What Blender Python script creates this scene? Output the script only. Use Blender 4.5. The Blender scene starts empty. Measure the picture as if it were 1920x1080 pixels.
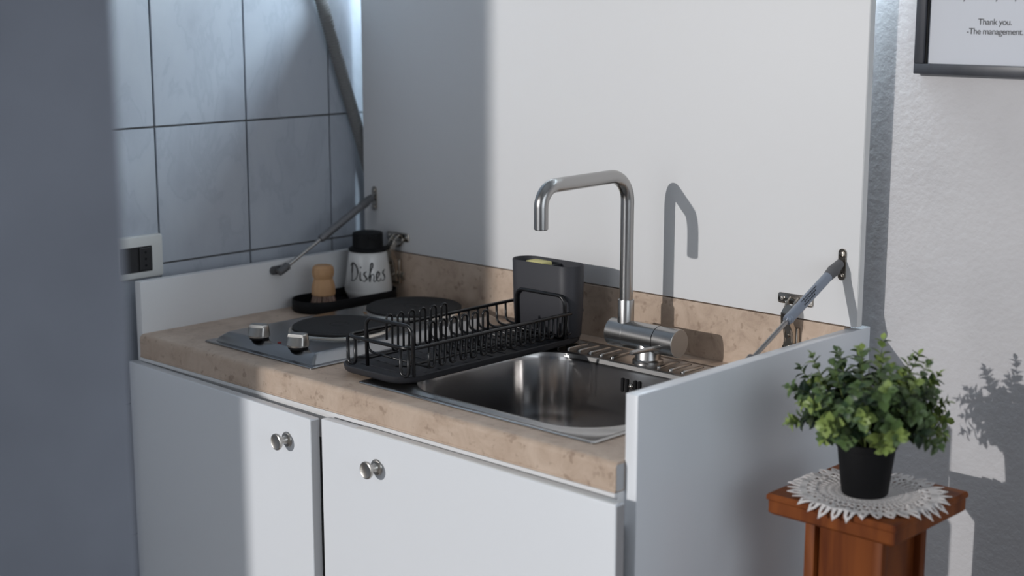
import bpy, bmesh, math, random
from mathutils import Vector, Matrix
PI = math.pi
V = Vector
random.seed(7)
S = bpy.context.scene
COL = S.collection

# ------------------------------------------------------------------ camera
CAM = V((2.300, -1.455, 1.472))
cd = bpy.data.cameras.new('camera'); cam = bpy.data.objects.new('camera', cd); COL.objects.link(cam)
cd.sensor_width = 36; cd.lens = 36 * 2834 / 1920; cd.clip_start = .02
RX = V((0.72513309, -0.13004197, 0.67621822)); RY = V((0.68860874, 0.13693949, -0.71208537)); RZ = V((0, 0.982006447, 0.188847394))
cam.matrix_world = Matrix(((RX[0], RX[1], RX[2], CAM[0]), (RY[0], RY[1], RY[2], CAM[1]), (RZ[0], RZ[1], RZ[2], CAM[2]), (0, 0, 0, 1)))
S.camera = cam
cd.dof.use_dof = True; cd.dof.focus_distance = 2.42; cd.dof.aperture_fstop = 3.1

# ------------------------------------------------------------------ world, sun, daylight, exposure
w = bpy.data.worlds.new('World'); S.world = w; w.use_nodes = True
bg = w.node_tree.nodes['Background']; bg.inputs[0].default_value = (.82, .90, 1, 1); bg.inputs[1].default_value = .9
SUN_DX, SUN_DZ = .235, -.24
sl = bpy.data.lights.new('sun', 'SUN'); sl.energy = 1.76; sl.angle = math.radians(.55); sl.color = (1, .975, .955)
so = bpy.data.objects.new('sun', sl); COL.objects.link(so)
so.rotation_euler = V((SUN_DX, 1, SUN_DZ)).to_track_quat('-Z', 'Y').to_euler(); so.location = (-1, -6, 3)

def area(name, loc, direction, sx, sy, power, color):
    l = bpy.data.lights.new(name, 'AREA'); l.shape = 'RECTANGLE'; l.size = sx; l.size_y = sy; l.energy = power; l.color = color
    o = bpy.data.objects.new(name, l); COL.objects.link(o); o.location = loc
    o.rotation_euler = V(direction).to_track_quat('-Z', 'Z').to_euler()
    return o
# daylight entering through the two windows of the room
area('window_daylight_front', (.35, -3.98, 1.55), (0, 1, -.05), 2.0, 2.3, 6.2, (1, .955, .92))
area('window_daylight_right', (3.08, -.55, 1.55), (-1, 0, -.05), 1.7, 1.5, 9.3, (.86, .93, 1))
S.view_settings.view_transform = 'Standard'; S.view_settings.look = 'None'
S.view_settings.exposure = 0.0; S.view_settings.gamma = 1; S.view_settings.use_curve_mapping = False
S.cycles.max_bounces = 8; S.cycles.diffuse_bounces = 4; S.cycles.glossy_bounces = 5
S.cycles.use_denoising = True; S.cycles.sample_clamp_indirect = 6

# ------------------------------------------------------------------ materials
def mat(name, col, rough=.5, metal=0, spec=.5, noise=None, bump=None, aniso=0, coat=0):
    """noise=(scale, col2, contrast lo, hi[, detail, stretch]); bump=(scale, strength)"""
    m = bpy.data.materials.new(name); m.use_nodes = True
    nt = m.node_tree; N = nt.nodes; L = nt.links; b = N['Principled BSDF']
    b.inputs['Base Color'].default_value = (*col, 1); b.inputs['Roughness'].default_value = rough
    b.inputs['Metallic'].default_value = metal; b.inputs['Specular IOR Level'].default_value = spec
    b.inputs['Anisotropic'].default_value = aniso; b.inputs['Coat Weight'].default_value = coat
    tc = N.new('ShaderNodeTexCoord')
    if noise:
        mp = N.new('ShaderNodeMapping'); st = noise[5] if len(noise) > 5 else (1, 1, 1); mp.inputs['Scale'].default_value = st
        L.new(tc.outputs['Object'], mp.inputs[0])
        n = N.new('ShaderNodeTexNoise'); n.inputs['Scale'].default_value = noise[0]; n.inputs['Detail'].default_value = noise[4] if len(noise) > 4 else 6
        L.new(mp.outputs[0], n.inputs['Vector'])
        r = N.new('ShaderNodeValToRGB'); r.color_ramp.elements[0].position = noise[2]; r.color_ramp.elements[1].position = noise[3]
        r.color_ramp.elements[0].color = (*noise[1], 1); r.color_ramp.elements[1].color = (*col, 1)
        L.new(n.outputs['Fac'], r.inputs[0]); L.new(r.outputs[0], b.inputs['Base Color'])
    if bump:
        n = N.new('ShaderNodeTexNoise'); n.inputs['Scale'].default_value = bump[0]; n.inputs['Detail'].default_value = 4
        if len(bump) > 2:
            mp = N.new('ShaderNodeMapping'); mp.inputs['Scale'].default_value = bump[2]; L.new(tc.outputs['Object'], mp.inputs[0]); L.new(mp.outputs[0], n.inputs['Vector'])
        else: L.new(tc.outputs['Object'], n.inputs['Vector'])
        bp = N.new('ShaderNodeBump'); bp.inputs['Strength'].default_value = bump[1]; bp.inputs['Distance'].default_value = .002
        L.new(n.outputs['Fac'], bp.inputs['Height']); L.new(bp.outputs[0], b.inputs['Normal'])
    return m

M = {}
M['white_gloss'] = mat('white_laminate_gloss', (.785, .81, .845), .24, spec=.6, bump=(60, .02))
M['white'] = mat('white_laminate', (.72, .72, .725), .5, spec=.25, bump=(60, .02))
M['white_edge'] = mat('white_edge_band', (.72, .72, .71), .4)
M['grey_edge'] = mat('grey_edge_band', (.42, .42, .43), .45)
M['plaster'] = mat('wall_plaster', (.53, .52, .53), .85, spec=.2, noise=(9, (.49, .48, .49), .35, .65), bump=(95, .55))
M['blue_wall'] = mat('blue_grey_wall', (.235, .25, .29), .85, spec=.15, noise=(7, (.19, .202, .235), .3, .7), bump=(40, .5))
M['ceiling'] = mat('ceiling_paint', (.7, .7, .7), .9, bump=(80, .1))
M['floor'] = mat('floor_tile', (.36, .31, .27), .4, noise=(5, (.28, .24, .21), .3, .7))
M['grout'] = mat('grout', (.13, .13, .13), .9)
M['inlay'] = mat('dark_plastic', (.018, .018, .02), .45)
M['plate'] = mat('white_plastic_plate', (.62, .62, .60), .45)
M['steel'] = mat('brushed_steel', (.44, .43, .42), .26, 1, aniso=.3, bump=(240, .02, (1, 1, 12)))
M['steel_dark'] = mat('sink_steel', (.47, .46, .455), .15, 1, bump=(9, .03))
M['hob_steel'] = mat('hob_steel', (.31, .31, .315), .24, 1, bump=(90, .04, (1, 8, 1)))
M['satin'] = mat('satin_nickel', (.50, .48, .45), .33, 1)
M['chrome'] = mat('chrome_nickel', (.50, .46, .41), .16, 1)
M['cap'] = mat('faucet_cap_face', (.40, .365, .33), .5, .55)
M['iron'] = mat('hotplate_iron', (.028, .027, .027), .7, 0, spec=.3, bump=(200, .1))
M['black'] = mat('black_matte_plastic', (.006, .006, .007), .6, spec=.2)
M['black_gloss'] = mat('black_gloss_wire', (.006, .006, .007), .28, spec=.5)
M['charcoal'] = mat('charcoal_plastic', (.040, .040, .046), .5, spec=.3)
M['tray'] = mat('charcoal_tray', (.026, .026, .030), .5, spec=.35)
M['strut'] = mat('strut_grey', (.30, .34, .41), .35, .6)
M['strut_dark'] = mat('strut_grey_dark', (.20, .20, .21), .35, .6)
M['strut_end'] = mat('strut_end_plastic', (.11, .11, .115), .5)
M['ceramic'] = mat('glazed_ceramic', (.74, .73, .71), .22, coat=.3)
M['ink'] = mat('black_ink', (.012, .012, .012), .6)
M['wood_light'] = mat('beech_wood', (.56, .33, .17), .5, noise=(14, (.44, .24, .11), .3, .7, 5, (1, 1, .12)), bump=(60, .1, (1, 1, .1)))
M['bristle'] = mat('natural_bristle', (.50, .36, .28), .7)
M['bristle_dark'] = mat('dark_bristle', (.20, .11, .09), .7)
M['hose'] = mat('ribbed_plastic_hose', (.20, .20, .20), .5)
M['sponge'] = mat('yellow_sponge', (.68, .62, .28), .9, bump=(400, .6))
M['frame'] = mat('dark_frame_wood', (.045, .048, .058), .4, noise=(30, (.03, .032, .04), .3, .7, 4, (1, 1, .1)))
M['paper'] = mat('white_paper', (.56, .58, .63), .6)
M['soil'] = mat('dark_soil', (.02, .015, .01), .95)
M['stem'] = mat('green_stem', (.13, .17, .05), .6)
M['lace'] = mat('white_cotton_lace', (.70, .67, .66), .9, bump=(700, .35))
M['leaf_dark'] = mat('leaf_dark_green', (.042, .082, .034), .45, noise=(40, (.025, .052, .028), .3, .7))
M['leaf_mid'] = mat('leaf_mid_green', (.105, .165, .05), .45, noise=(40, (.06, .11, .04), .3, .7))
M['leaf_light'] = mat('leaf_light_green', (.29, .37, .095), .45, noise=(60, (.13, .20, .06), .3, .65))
M['foam'] = mat('red_dot', (.25, .02, .02), .4)
M['glass'] = mat('plain', (.8, .8, .8), .1)

def travertine():
    m = mat('travertine_laminate', (.60, .465, .365), .42, spec=.4)
    nt = m.node_tree; N = nt.nodes; L = nt.links; b = N['Principled BSDF']
    tc = N.new('ShaderNodeTexCoord')
    n1 = N.new('ShaderNodeTexNoise'); n1.inputs['Scale'].default_value = 22; n1.inputs['Detail'].default_value = 9; n1.inputs['Roughness'].default_value = .68; n1.inputs['Distortion'].default_value = .7
    L.new(tc.outputs['Object'], n1.inputs['Vector'])
    r = N.new('ShaderNodeValToRGB'); e = r.color_ramp.elements
    e[0].position = .28; e[0].color = (.37, .275, .21, 1); e[1].position = .72; e[1].color = (.60, .48, .385, 1)
    k = r.color_ramp.elements.new(.45); k.color = (.49, .375, .29, 1)
    L.new(n1.outputs['Fac'], r.inputs[0])
    n2 = N.new('ShaderNodeTexNoise'); n2.inputs['Scale'].default_value = 75; n2.inputs['Detail'].default_value = 3
    L.new(tc.outputs['Object'], n2.inputs['Vector'])
    r2 = N.new('ShaderNodeValToRGB'); r2.color_ramp.elements[0].position = .30; r2.color_ramp.elements[0].color = (.62, .58, .55, 1); r2.color_ramp.elements[1].position = .40; r2.color_ramp.elements[1].color = (1, 1, 1, 1)
    L.new(n2.outputs['Fac'], r2.inputs[0])
    mx = N.new('ShaderNodeMix'); mx.data_type = 'RGBA'; mx.blend_type = 'MULTIPLY'; mx.inputs[0].default_value = .7
    L.new(r.outputs[0], mx.inputs[6]); L.new(r2.outputs[0], mx.inputs[7]); L.new(mx.outputs[2], b.inputs['Base Color'])
    return m
M['stone'] = travertine()

def tile_mat():
    m = mat('blue_marble_tile', (.42, .46, .52), .30, spec=.5)
    nt = m.node_tree; N = nt.nodes; L = nt.links; b = N['Principled BSDF']
    tc = N.new('ShaderNodeTexCoord'); oi = N.new('ShaderNodeObjectInfo')
    ad = N.new('ShaderNodeVectorMath'); ad.operation = 'ADD'; sc = N.new('ShaderNodeVectorMath'); sc.operation = 'SCALE'
    cb = N.new('ShaderNodeCombineXYZ'); L.new(oi.outputs['Random'], cb.inputs[0]); L.new(oi.outputs['Random'], cb.inputs[1])
    L.new(cb.outputs[0], sc.inputs[0]); sc.inputs['Scale'].default_value = 30
    mp = N.new('ShaderNodeMapping'); mp.inputs['Rotation'].default_value = (.5, 0, 0); mp.inputs['Scale'].default_value = (1, 1.6, .75)
    L.new(tc.outputs['Object'], mp.inputs[0]); L.new(mp.outputs[0], ad.inputs[0]); L.new(sc.outputs[0], ad.inputs[1])
    n = N.new('ShaderNodeTexNoise'); n.inputs['Scale'].default_value = 7; n.inputs['Detail'].default_value = 8; n.inputs['Distortion'].default_value = .35; n.inputs['Roughness'].default_value = .55
    L.new(ad.outputs[0], n.inputs['Vector'])
    r = N.new('ShaderNodeValToRGB'); e = r.color_ramp.elements
    e[0].position = .3; e[0].color = (.385, .415, .47, 1); e[1].position = .66; e[1].color = (.475, .51, .56, 1)
    v = r.color_ramp.elements.new(.50); v.color = (.445, .48, .535, 1); v2 = r.color_ramp.elements.new(.478); v2.color = (.405, .44, .495, 1); v3 = r.color_ramp.elements.new(.45); v3.color = (.435, .47, .525, 1)
    L.new(n.outputs['Fac'], r.inputs[0]); L.new(r.outputs[0], b.inputs['Base Color'])
    return m
M['tile'] = tile_mat()
def wood():
    m = mat('cherry_wood', (.22, .075, .028), .5, spec=.18)
    nt = m.node_tree; N = nt.nodes; L = nt.links; b = N['Principled BSDF']
    tc = N.new('ShaderNodeTexCoord'); mp = N.new('ShaderNodeMapping'); mp.inputs['Scale'].default_value = (1, 1, .16)
    L.new(tc.outputs['Object'], mp.inputs[0])
    n = N.new('ShaderNodeTexNoise'); n.inputs['Scale'].default_value = 26; n.inputs['Detail'].default_value = 6; n.inputs['Distortion'].default_value = .8
    L.new(mp.outputs[0], n.inputs['Vector'])
    r = N.new('ShaderNodeValToRGB'); e = r.color_ramp.elements
    e[0].position = .3; e[0].color = (.085, .018, .004, 1); e[1].position = .7; e[1].color = (.24, .068, .014, 1)
    L.new(n.outputs['Fac'], r.inputs[0]); L.new(r.outputs[0], b.inputs['Base Color'])
    return m
M['wood'] = wood()
tube_m = bpy.data.materials.new('lit_tube'); tube_m.use_nodes = True
b_ = tube_m.node_tree.nodes['Principled BSDF']; b_.inputs['Emission Color'].default_value = (.72, .88, 1, 1); b_.inputs['Emission Strength'].default_value = 100

# ------------------------------------------------------------------ mesh helpers
def smooth(bm, flag=True):
    for f in bm.faces: f.smooth = flag
def link(name, bm, m, parent=None, sm=False, auto=None):
    me = bpy.data.meshes.new(name); bm.normal_update()
    if sm or auto: smooth(bm)
    bm.to_mesh(me); bm.free()
    if auto: me.set_sharp_from_angle(angle=math.radians(auto))
    me.materials.append(M[m] if isinstance(m, str) else m)
    o = bpy.data.objects.new(name, me); COL.objects.link(o)
    if parent: o.parent = parent
    return o
def nb(): return bmesh.new()
def box(bm, a, b, bev=0, seg=2):
    a = V(a); b = V(b); c = (a + b) / 2; s = b - a
    r = bmesh.ops.create_cube(bm, size=1)
    vs = r['verts']; bmesh.ops.scale(bm, vec=s, verts=vs); bmesh.ops.translate(bm, vec=c, verts=vs)
    if bev:
        es = list({e for v in vs for e in v.link_edges})
        bmesh.ops.bevel(bm, geom=es, offset=bev, segments=seg, affect='EDGES', profile=.5)
    return bm
def cyl(bm, p, q, r, r2=None, n=24, cap=True):
    p = V(p); q = V(q); d = q - p; r2 = r if r2 is None else r2
    res = bmesh.ops.create_cone(bm, cap_ends=cap, segments=n, radius1=r, radius2=r2, depth=d.length)
    mtx = Matrix.Translation((p + q) / 2) @ d.to_track_quat('Z', 'Y').to_matrix().to_4x4()
    bmesh.ops.transform(bm, matrix=mtx, verts=res['verts']); return bm
def lathe(bm, prof, n=32, c=(0, 0, 0), axis=None):
    """prof = [(r,z)...] around Z at c; axis a direction to turn Z to"""
    rings = []
    q = V(axis).to_track_quat('Z', 'Y').to_matrix() if axis else Matrix.Identity(3)
    for r, z in prof:
        if r < 1e-6: rings.append([bm.verts.new(V(c) + q @ V((0, 0, z)))])
        else: rings.append([bm.verts.new(V(c) + q @ V((r * math.cos(2 * PI * i / n), r * math.sin(2 * PI * i / n), z))) for i in range(n)])
    for A, B in zip(rings, rings[1:]):
        for i in range(n):
            j = (i + 1) % n
            if len(A) == 1 and len(B) == 1: continue
            if len(A) == 1: bm.faces.new((A[0], B[j], B[i])[::-1] if False else (A[0], B[i], B[j])[::-1])
            elif len(B) == 1: bm.faces.new((A[i], A[j], B[0]))
            else: bm.faces.new((A[i], A[j], B[j], B[i]))
    bmesh.ops.recalc_face_normals(bm, faces=bm.faces[:])
    return bm
def sweep(bm, pts, r, n=10, closed=False, rfun=None):
    pts = [V(p) for p in pts]; K = len(pts)
    tang = []
    for i in range(K):
        a = pts[i - 1] if (i > 0 or closed) else pts[i]; b = pts[(i + 1) % K] if (i < K - 1 or closed) else pts[i]
        tang.append((b - a).normalized())
    up = V((0, 0, 1)) if abs(tang[0].z) < .9 else V((1, 0, 0))
    u = (up - tang[0] * up.dot(tang[0])).normalized(); rings = []
    for i in range(K):
        u = (u - tang[i] * u.dot(tang[i])).normalized(); v = tang[i].cross(u)
        rr = rfun(i) if rfun else r
        rings.append([bm.verts.new(pts[i] + (u * math.cos(2 * PI * k / n) + v * math.sin(2 * PI * k / n)) * rr) for k in range(n)])
    seq = list(zip(rings, rings[1:])) + ([(rings[-1], rings[0])] if closed else [])
    for A, B in seq:
        for k in range(n): bm.faces.new((A[k], A[(k + 1) % n], B[(k + 1) % n], B[k]))
    if not closed:
        bm.faces.new(rings[0][::-1]); bm.faces.new(rings[-1])
    return bm
def fillet(pts, rad, seg=6, closed=False):
    pts = [V(p) for p in pts]; out = []; n = len(pts)
    for i, p in enumerate(pts):
        if not closed and i in (0, n - 1): out.append(p); continue
        a = (pts[i - 1] - p); b = (pts[(i + 1) % n] - p); la, lb = a.length, b.length; a.normalize(); b.normalize()
        ang = a.angle(b); rr = rad[i] if isinstance(rad, (list, tuple)) else rad
        if ang > PI - .02: out.append(p); continue
        d = min(rr / math.tan(ang / 2), la * .49, lb * .49); rr = d * math.tan(ang / 2)
        bis = (a + b).normalized(); c = p + bis * (rr / math.sin(ang / 2))
        s = (p + a * d) - c; e = (p + b * d) - c; tot = s.angle(e); ax = s.cross(e).normalized()
        for k in range(seg + 1): out.append(c + Matrix.Rotation(tot * k / seg, 3, ax) @ s)
    return out
def crom(P, k=8):
    P = [V(p) for p in P]; out = []
    for i in range(len(P) - 1):
        a = P[max(i - 1, 0)]; b = P[i]; c = P[i + 1]; d = P[min(i + 2, len(P) - 1)]
        for j in range(k):
            t = j / k
            out.append(.5 * ((2 * b) + (c - a) * t + (2 * a - 5 * b + 4 * c - d) * t * t + (3 * b - a - 3 * c + d) * t ** 3))
    out.append(P[-1]); return out
def rrect(cx, cy, hx, hy, r, z, seg=8):
    out = []
    for sx, sy, a0 in ((1, 1, 0), (-1, 1, 90), (-1, -1, 180), (1, -1, 270)):
        for k in range(seg + 1):
            a = math.radians(a0 + 90 * k / seg)
            out.append(V((cx + sx * (hx - r) + r * math.cos(a), cy + sy * (hy - r) + r * math.sin(a), z)))
    return out
def loops(bm, LL, cap0=False, cap1=False):
    R = [[bm.verts.new(p) for p in l] for l in LL]
    for A, B in zip(R, R[1:]):
        n = len(A)
        for i in range(n): bm.faces.new((A[i], A[(i + 1) % n], B[(i + 1) % n], B[i]))
    if cap0: bm.faces.new(R[0][::-1])
    if cap1: bm.faces.new(R[-1])
    return R
def thing(name, label, cat, loc=(0, 0, 0), group=None):
    o = bpy.data.objects.new(name, None); COL.objects.link(o); o.location = loc; o.empty_display_size = .05
    return tag(o, label, cat, group)
def tag(o, label, cat, group=None):
    o['label'] = label; o['category'] = cat
    if group: o['group'] = group
    return o
def struct(name, bm, m, parent=None, **k):
    o = link(name, bm, m, parent, **k); o['kind'] = 'structure'; return o
bpy.context.view_layer.update()
def off(o):  # children are modelled in world coordinates: undo the parent's offset
    return Matrix.Translation(-o.location)
def part(name, bm, m, root, **k):
    bmesh.ops.transform(bm, matrix=off(root), verts=bm.verts[:]); return link(name, bm, m, root, **k)
def sub(name, bm, m, root, pr, **k):
    bmesh.ops.transform(bm, matrix=off(root), verts=bm.verts[:]); o = link(name, bm, m, pr, **k); return o

# ------------------------------------------------------------------ the setting
WT = .88; YB = .607; XT = -.06; CE = 2.95
struct('floor', box(nb(), (-2.1, -4.2, -.1), (3.3, .8, 0)), 'floor')
struct('ceiling', box(nb(), (-2.1, -4.2, CE), (3.3, .8, CE + .1)), 'ceiling')
struct('wall_back', box(nb(), (-.2, YB, 0), (3.2, YB + .15, CE)), 'plaster')
wl = struct('wall_left', box(nb(), (-.25, -.62, 0), (XT - .0055, YB, CE)), 'grout')
struct('wall_return', box(nb(), (-2.0, -.75, 0), (-.2, -.60, CE)), 'plaster')
struct('wall_left_far', box(nb(), (-2.1, -4.1, 0), (-1.95, -.6, CE)), 'plaster')
# right wall with a window opening
bm = nb(); X0, X1 = 3.1, 3.25
for a, b in (((X0, -4.1, 0), (X1, -1.45, CE)), ((X0, .35, 0), (X1, .7, CE)), ((X0, -1.45, 0), (X1, .35, .8)), ((X0, -1.45, 2.35), (X1, .35, CE))): box(bm, a, b)
struct('wall_right', bm, 'plaster')
# front wall (behind the camera) with a tall window door
bm = nb(); Y0, Y1 = -4.15, -4.0
for a, b in (((-2.1, Y0, 0), (-.760, Y1, CE)), ((1.45, Y0, 0), (3.2, Y1, CE)), ((-.760, Y0, 2.86), (1.45, Y1, CE))): box(bm, a, b)
struct('wall_front', bm, 'plaster')
def window(name, a, b, axis):
    root = bpy.data.objects.new(name, None); COL.objects.link(root); root['kind'] = 'structure'
    a = V(a); b = V(b); t = .035; d = .06
    bm = nb()
    if axis == 'x':
        box(bm, (a.x, a.y - d, a.z), (b.x, a.y, a.z + t)); box(bm, (a.x, a.y - d, b.z - t), (b.x, a.y, b.z)); box(bm, (b.x - t, a.y - d, a.z), (b.x, a.y, b.z))
    else:
        box(bm, (a.x, a.y, a.z), (a.x + d, b.y, a.z + t)); box(bm, (a.x, a.y, b.z - t), (a.x + d, b.y, b.z))
        for y in (a.y, (a.y + b.y) / 2, b.y - t): box(bm, (a.x, y, a.z), (a.x + d, y + t, b.z))
    link('window_frame', bm, 'white_edge', root)
window('window_1', (-.760, -4.03, 0), (1.45, -4.03, 2.86), 'x')
window('window_2', (3.14, -1.45, .8), (3.14, .35, 2.35), 'y')
# near partition at the left of the picture
struct('wall_partition', box(nb(), (1.20, -1.95, 0), (1.425, -.905, CE), .012, 4), 'blue_wall', auto=40)
# wall tiles
gy = [.0895 + .2045 * k for k in range(-4, 4)]
gz = [.738 + .2515 * k for k in range(-3, 10)]
gy = gy[1:]; yl = [-.62] + [y for y in gy if -.6 < y < YB] + [YB]; zl = [0.0] + [z for z in gz if 0 < z < CE] + [CE]
g = .0017
tile_mesh = {}
for i in range(len(yl) - 1):
    for j in range(len(zl) - 1):
        y0, y1 = yl[i] + g, yl[i + 1] - g; z0, z1 = zl[j] + g, zl[j + 1] - g
        if zl[j] < .7 and False: continue
        key = (round(y1 - y0, 4), round(z1 - z0, 4))
        if key not in tile_mesh:
            t = link('tile', box(nb(), (XT - .006, 0, 0), (XT, y1 - y0, z1 - z0), .0009, 1), 'tile', wl); tile_mesh[key] = t.data
        else:
            t = bpy.data.objects.new('tile', tile_mesh[key]); COL.objects.link(t); t.parent = wl
        t.location = (random.uniform(-.0003, .0003), y0, z0)
# unseen cabinet-shaped blocker, added by the window so its edge shades the kitchenette
tc_ = thing('added_shade_cabinet', 'unseen cabinet-shaped blocker added behind the camera to shade the kitchenette', 'cabinet', (-1.0, -3.9, 0))
part('body', box(nb(), (-1.4, -3.98, 0), (-.58, -3.6, 1.88), .004), 'white', tc_)
for k in range(2):
    d_ = part('door', box(nb(), (-1.395 + .381 * k, -3.6, .06), (-1.395 + .381 * k + .377, -3.582, 1.875), .002), 'white', tc_)
    sub('knob', lathe(nb(), [(0, 0), (.008, 0), (.006, .012), (.014, .016), (.014, .022), (0, .024)], 16, (-1.04 + .05 * k, -3.582, 1.0), (0, 1, 0)), 'satin', tc_, d_, auto=40)

# ------------------------------------------------------------------ kitchen cabinet
kc = thing('kitchen_cabinet', 'white kitchenette cabinet with lifted lid, end panels and two doors with round knobs', 'cabinet', (.55, .3, 0))
PZ = .970
rp = part('side_panel', box(nb(), (1.104, .018, 0), (1.124, .592, PZ), .0012, 2), 'white_gloss', kc, auto=40); rp['label'] = 'right end panel rising above the worktop'
lp = part('side_panel', box(nb(), (-.018, .006, 0), (0, .592, PZ + .004), .0012, 2), 'white', kc, auto=40); lp['label'] = 'left end panel rising above the worktop'
part('back_panel', box(nb(), (0, .575, .08), (1.104, .59, .84)), 'white', kc)
part('fascia', box(box(nb(), (.0, .004, .79), (1.104, .02, .8385), .001), (.0, -.0015, .8328), (1.1035, .0045, .8385)), 'white', kc)
part('plinth', box(nb(), (.0, .05, 0), (1.104, .068, .10)), 'white', kc)
part('shelf', box(nb(), (.0, .07, .10), (1.104, .57, .118)), 'white', kc)
def knob(root, door, x, y, z):
    bm = lathe(nb(), [(0, -.001), (.0122, -.001), (.0125, .001), (.0115, .0028), (.007, .0045), (.0052, .008), (.0052, .013), (.009, .0165), (.0128, .0185), (.0136, .0205), (.0132, .0228), (.0118, .0236), (.0112, .0232), (0, .0228)], 32, (x, y, z), (0, -1, 0))
    return sub('knob', bm, 'satin', root, door, auto=35)
# left door stands slightly ajar, hinged at its left edge
ld = part('door', box(nb(), (-.012, -.018, .12), (.524, .0, .832), .0022, 3), 'white_gloss', kc, auto=40)
knob(kc, ld, .464, -.018, .788)
sub('edge_band', box(nb(), (.5241, -.0165, .124), (.5248, -.0012, .829)), 'grey_edge', kc, ld)
A_ = math.radians(-2.0); piv = V((-.012, .0, 0)) - kc.location
mt = Matrix.Translation(piv) @ Matrix.Rotation(A_, 4, 'Z') @ Matrix.Translation(-piv)
ld.matrix_local = mt @ ld.matrix_local
rd = part('door', box(nb(), (.530, -.021, .12), (1.1215, -.003, .832), .0022, 3), 'white_gloss', kc, auto=40)
knob(kc, rd, .660, -.021, .782)
sub('edge_band', box(nb(), (1.1216, -.0195, .124), (1.1223, -.0042, .829)), 'grey_edge', kc, rd)
bm = nb(); sweep(bm, [(.612, -.0135, .8312), (.622, -.0125, .8325), (.64, -.012, .8325), (1.119, -.012, .8325)], .008, 12); bmesh.ops.scale(bm, vec=(1, 1, .18), verts=bm.verts[:], space=Matrix.Translation((0, 0, -.8325)))
sub('peeling_edge_strip', bm, 'white_edge', kc, rd, sm=True)
# lid
LY = .549; LZ = .9745
lid = part('lid', box(nb(), (-.017, LY, LZ), (1.124, LY + .016, 1.535), .001, 2), 'white', kc, auto=40); lid['label'] = 'white lid standing upright on its hinges'
sub('edge_band', box(nb(), (1.1241, LY + .001, LZ + .002), (1.1247, LY + .015, 1.533)), 'white_edge', kc, lid)
# hinges
def hinge(x, sgn, label):
    z = 1.004; root = kc
    bm = nb()
    pl = rrect(0, 0, .032, .0085, .004, 0, 4)
    loops(bm, [[V((x + p.x, LY - .0002, z + p.y)) for p in pl], [V((x + p.x, LY - .0026, z + p.y)) for p in pl], [V((x + p.x * .97, LY - .0032, z + p.y * .9)) for p in pl]], True, True)
    bmesh.ops.recalc_face_normals(bm, faces=bm.faces[:])
    h = part('hinge', bm, 'chrome', kc, auto=30); h['label'] = label
    for s in (-1, 1):
        sub('screw', lathe(nb(), [(0, .0022), (.0010, .0018), (.0030, .0018), (.0038, .0)], 12, (x + s * .024, LY - .0032, z), (0, -1, 0)), 'satin', kc, h, auto=30)
    # cup rim below the plate and arms
    bm = nb()
    arc = [V((x + .0165 * math.cos(a), LY - .004, z - .002 + .0165 * math.sin(a))) for a in [PI + PI * k / 12 for k in range(13)]]
    sweep(bm, arc, .0022, 6)
    for s in (-1, 1):
        pth = crom([(x + s * .007, LY - .004, z + .004), (x + s * .007, LY - .016, z - .004), (x + s * .006, LY - .026, z - .022), (x + s * .006, LY - .022, z - .045), (x + s * .006, LY - .015, z - .075)], 5)
        sweep(bm, pth, .0018, 6)
    sub('hinge_link', bm, 'chrome', kc, h, sm=True)
    bm = nb()
    P = [(LY - .018, z - .006), (LY - .030, z - .018), (LY - .029, z - .036), (LY - .020, z - .050), (LY - .017, z - .088), (LY - .009, z - .088), (LY - .010, z - .046), (LY - .018, z - .034), (LY - .018, z - .02), (LY - .010, z - .012)]
    loops(bm, [[V((x - .0085, a, b)) for a, b in P], [V((x + .0085, a, b)) for a, b in P]], True, True)
    bmesh.ops.recalc_face_normals(bm, faces=bm.faces[:])
    bmesh.ops.bevel(bm, geom=bm.edges[:], offset=.0008, segments=2, affect='EDGES')
    sub('hinge_arm', bm, 'chrome', kc, h, auto=50)
    bm = nb(); box(bm, (x - .011, LY - .0095, z - .094), (x + .011, LY - .001, z - .044), .002)
    box(bm, (x - .019, LY - .004, z - .086), (x + .019, LY - .001, z - .070), .0012)
    for s in (-1, 1): cyl(bm, (x + s * .0145, LY - .003, z - .078), (x + s * .0145, LY - .0065, z - .078), .0042, n=14)
    cyl(bm, (x, LY - .016, z - .075), (x, LY - .0215, z - .075), .004, n=14); cyl(bm, (x, LY - .016, z - .056), (x, LY - .0235, z - .056), .0035, n=14)
    sub('mounting_plate', bm, 'chrome', kc, h, auto=40)
hinge(.085, -1, 'left lid hinge of nickelled steel')
hinge(1.015, 1, 'right lid hinge of nickelled steel')
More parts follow.
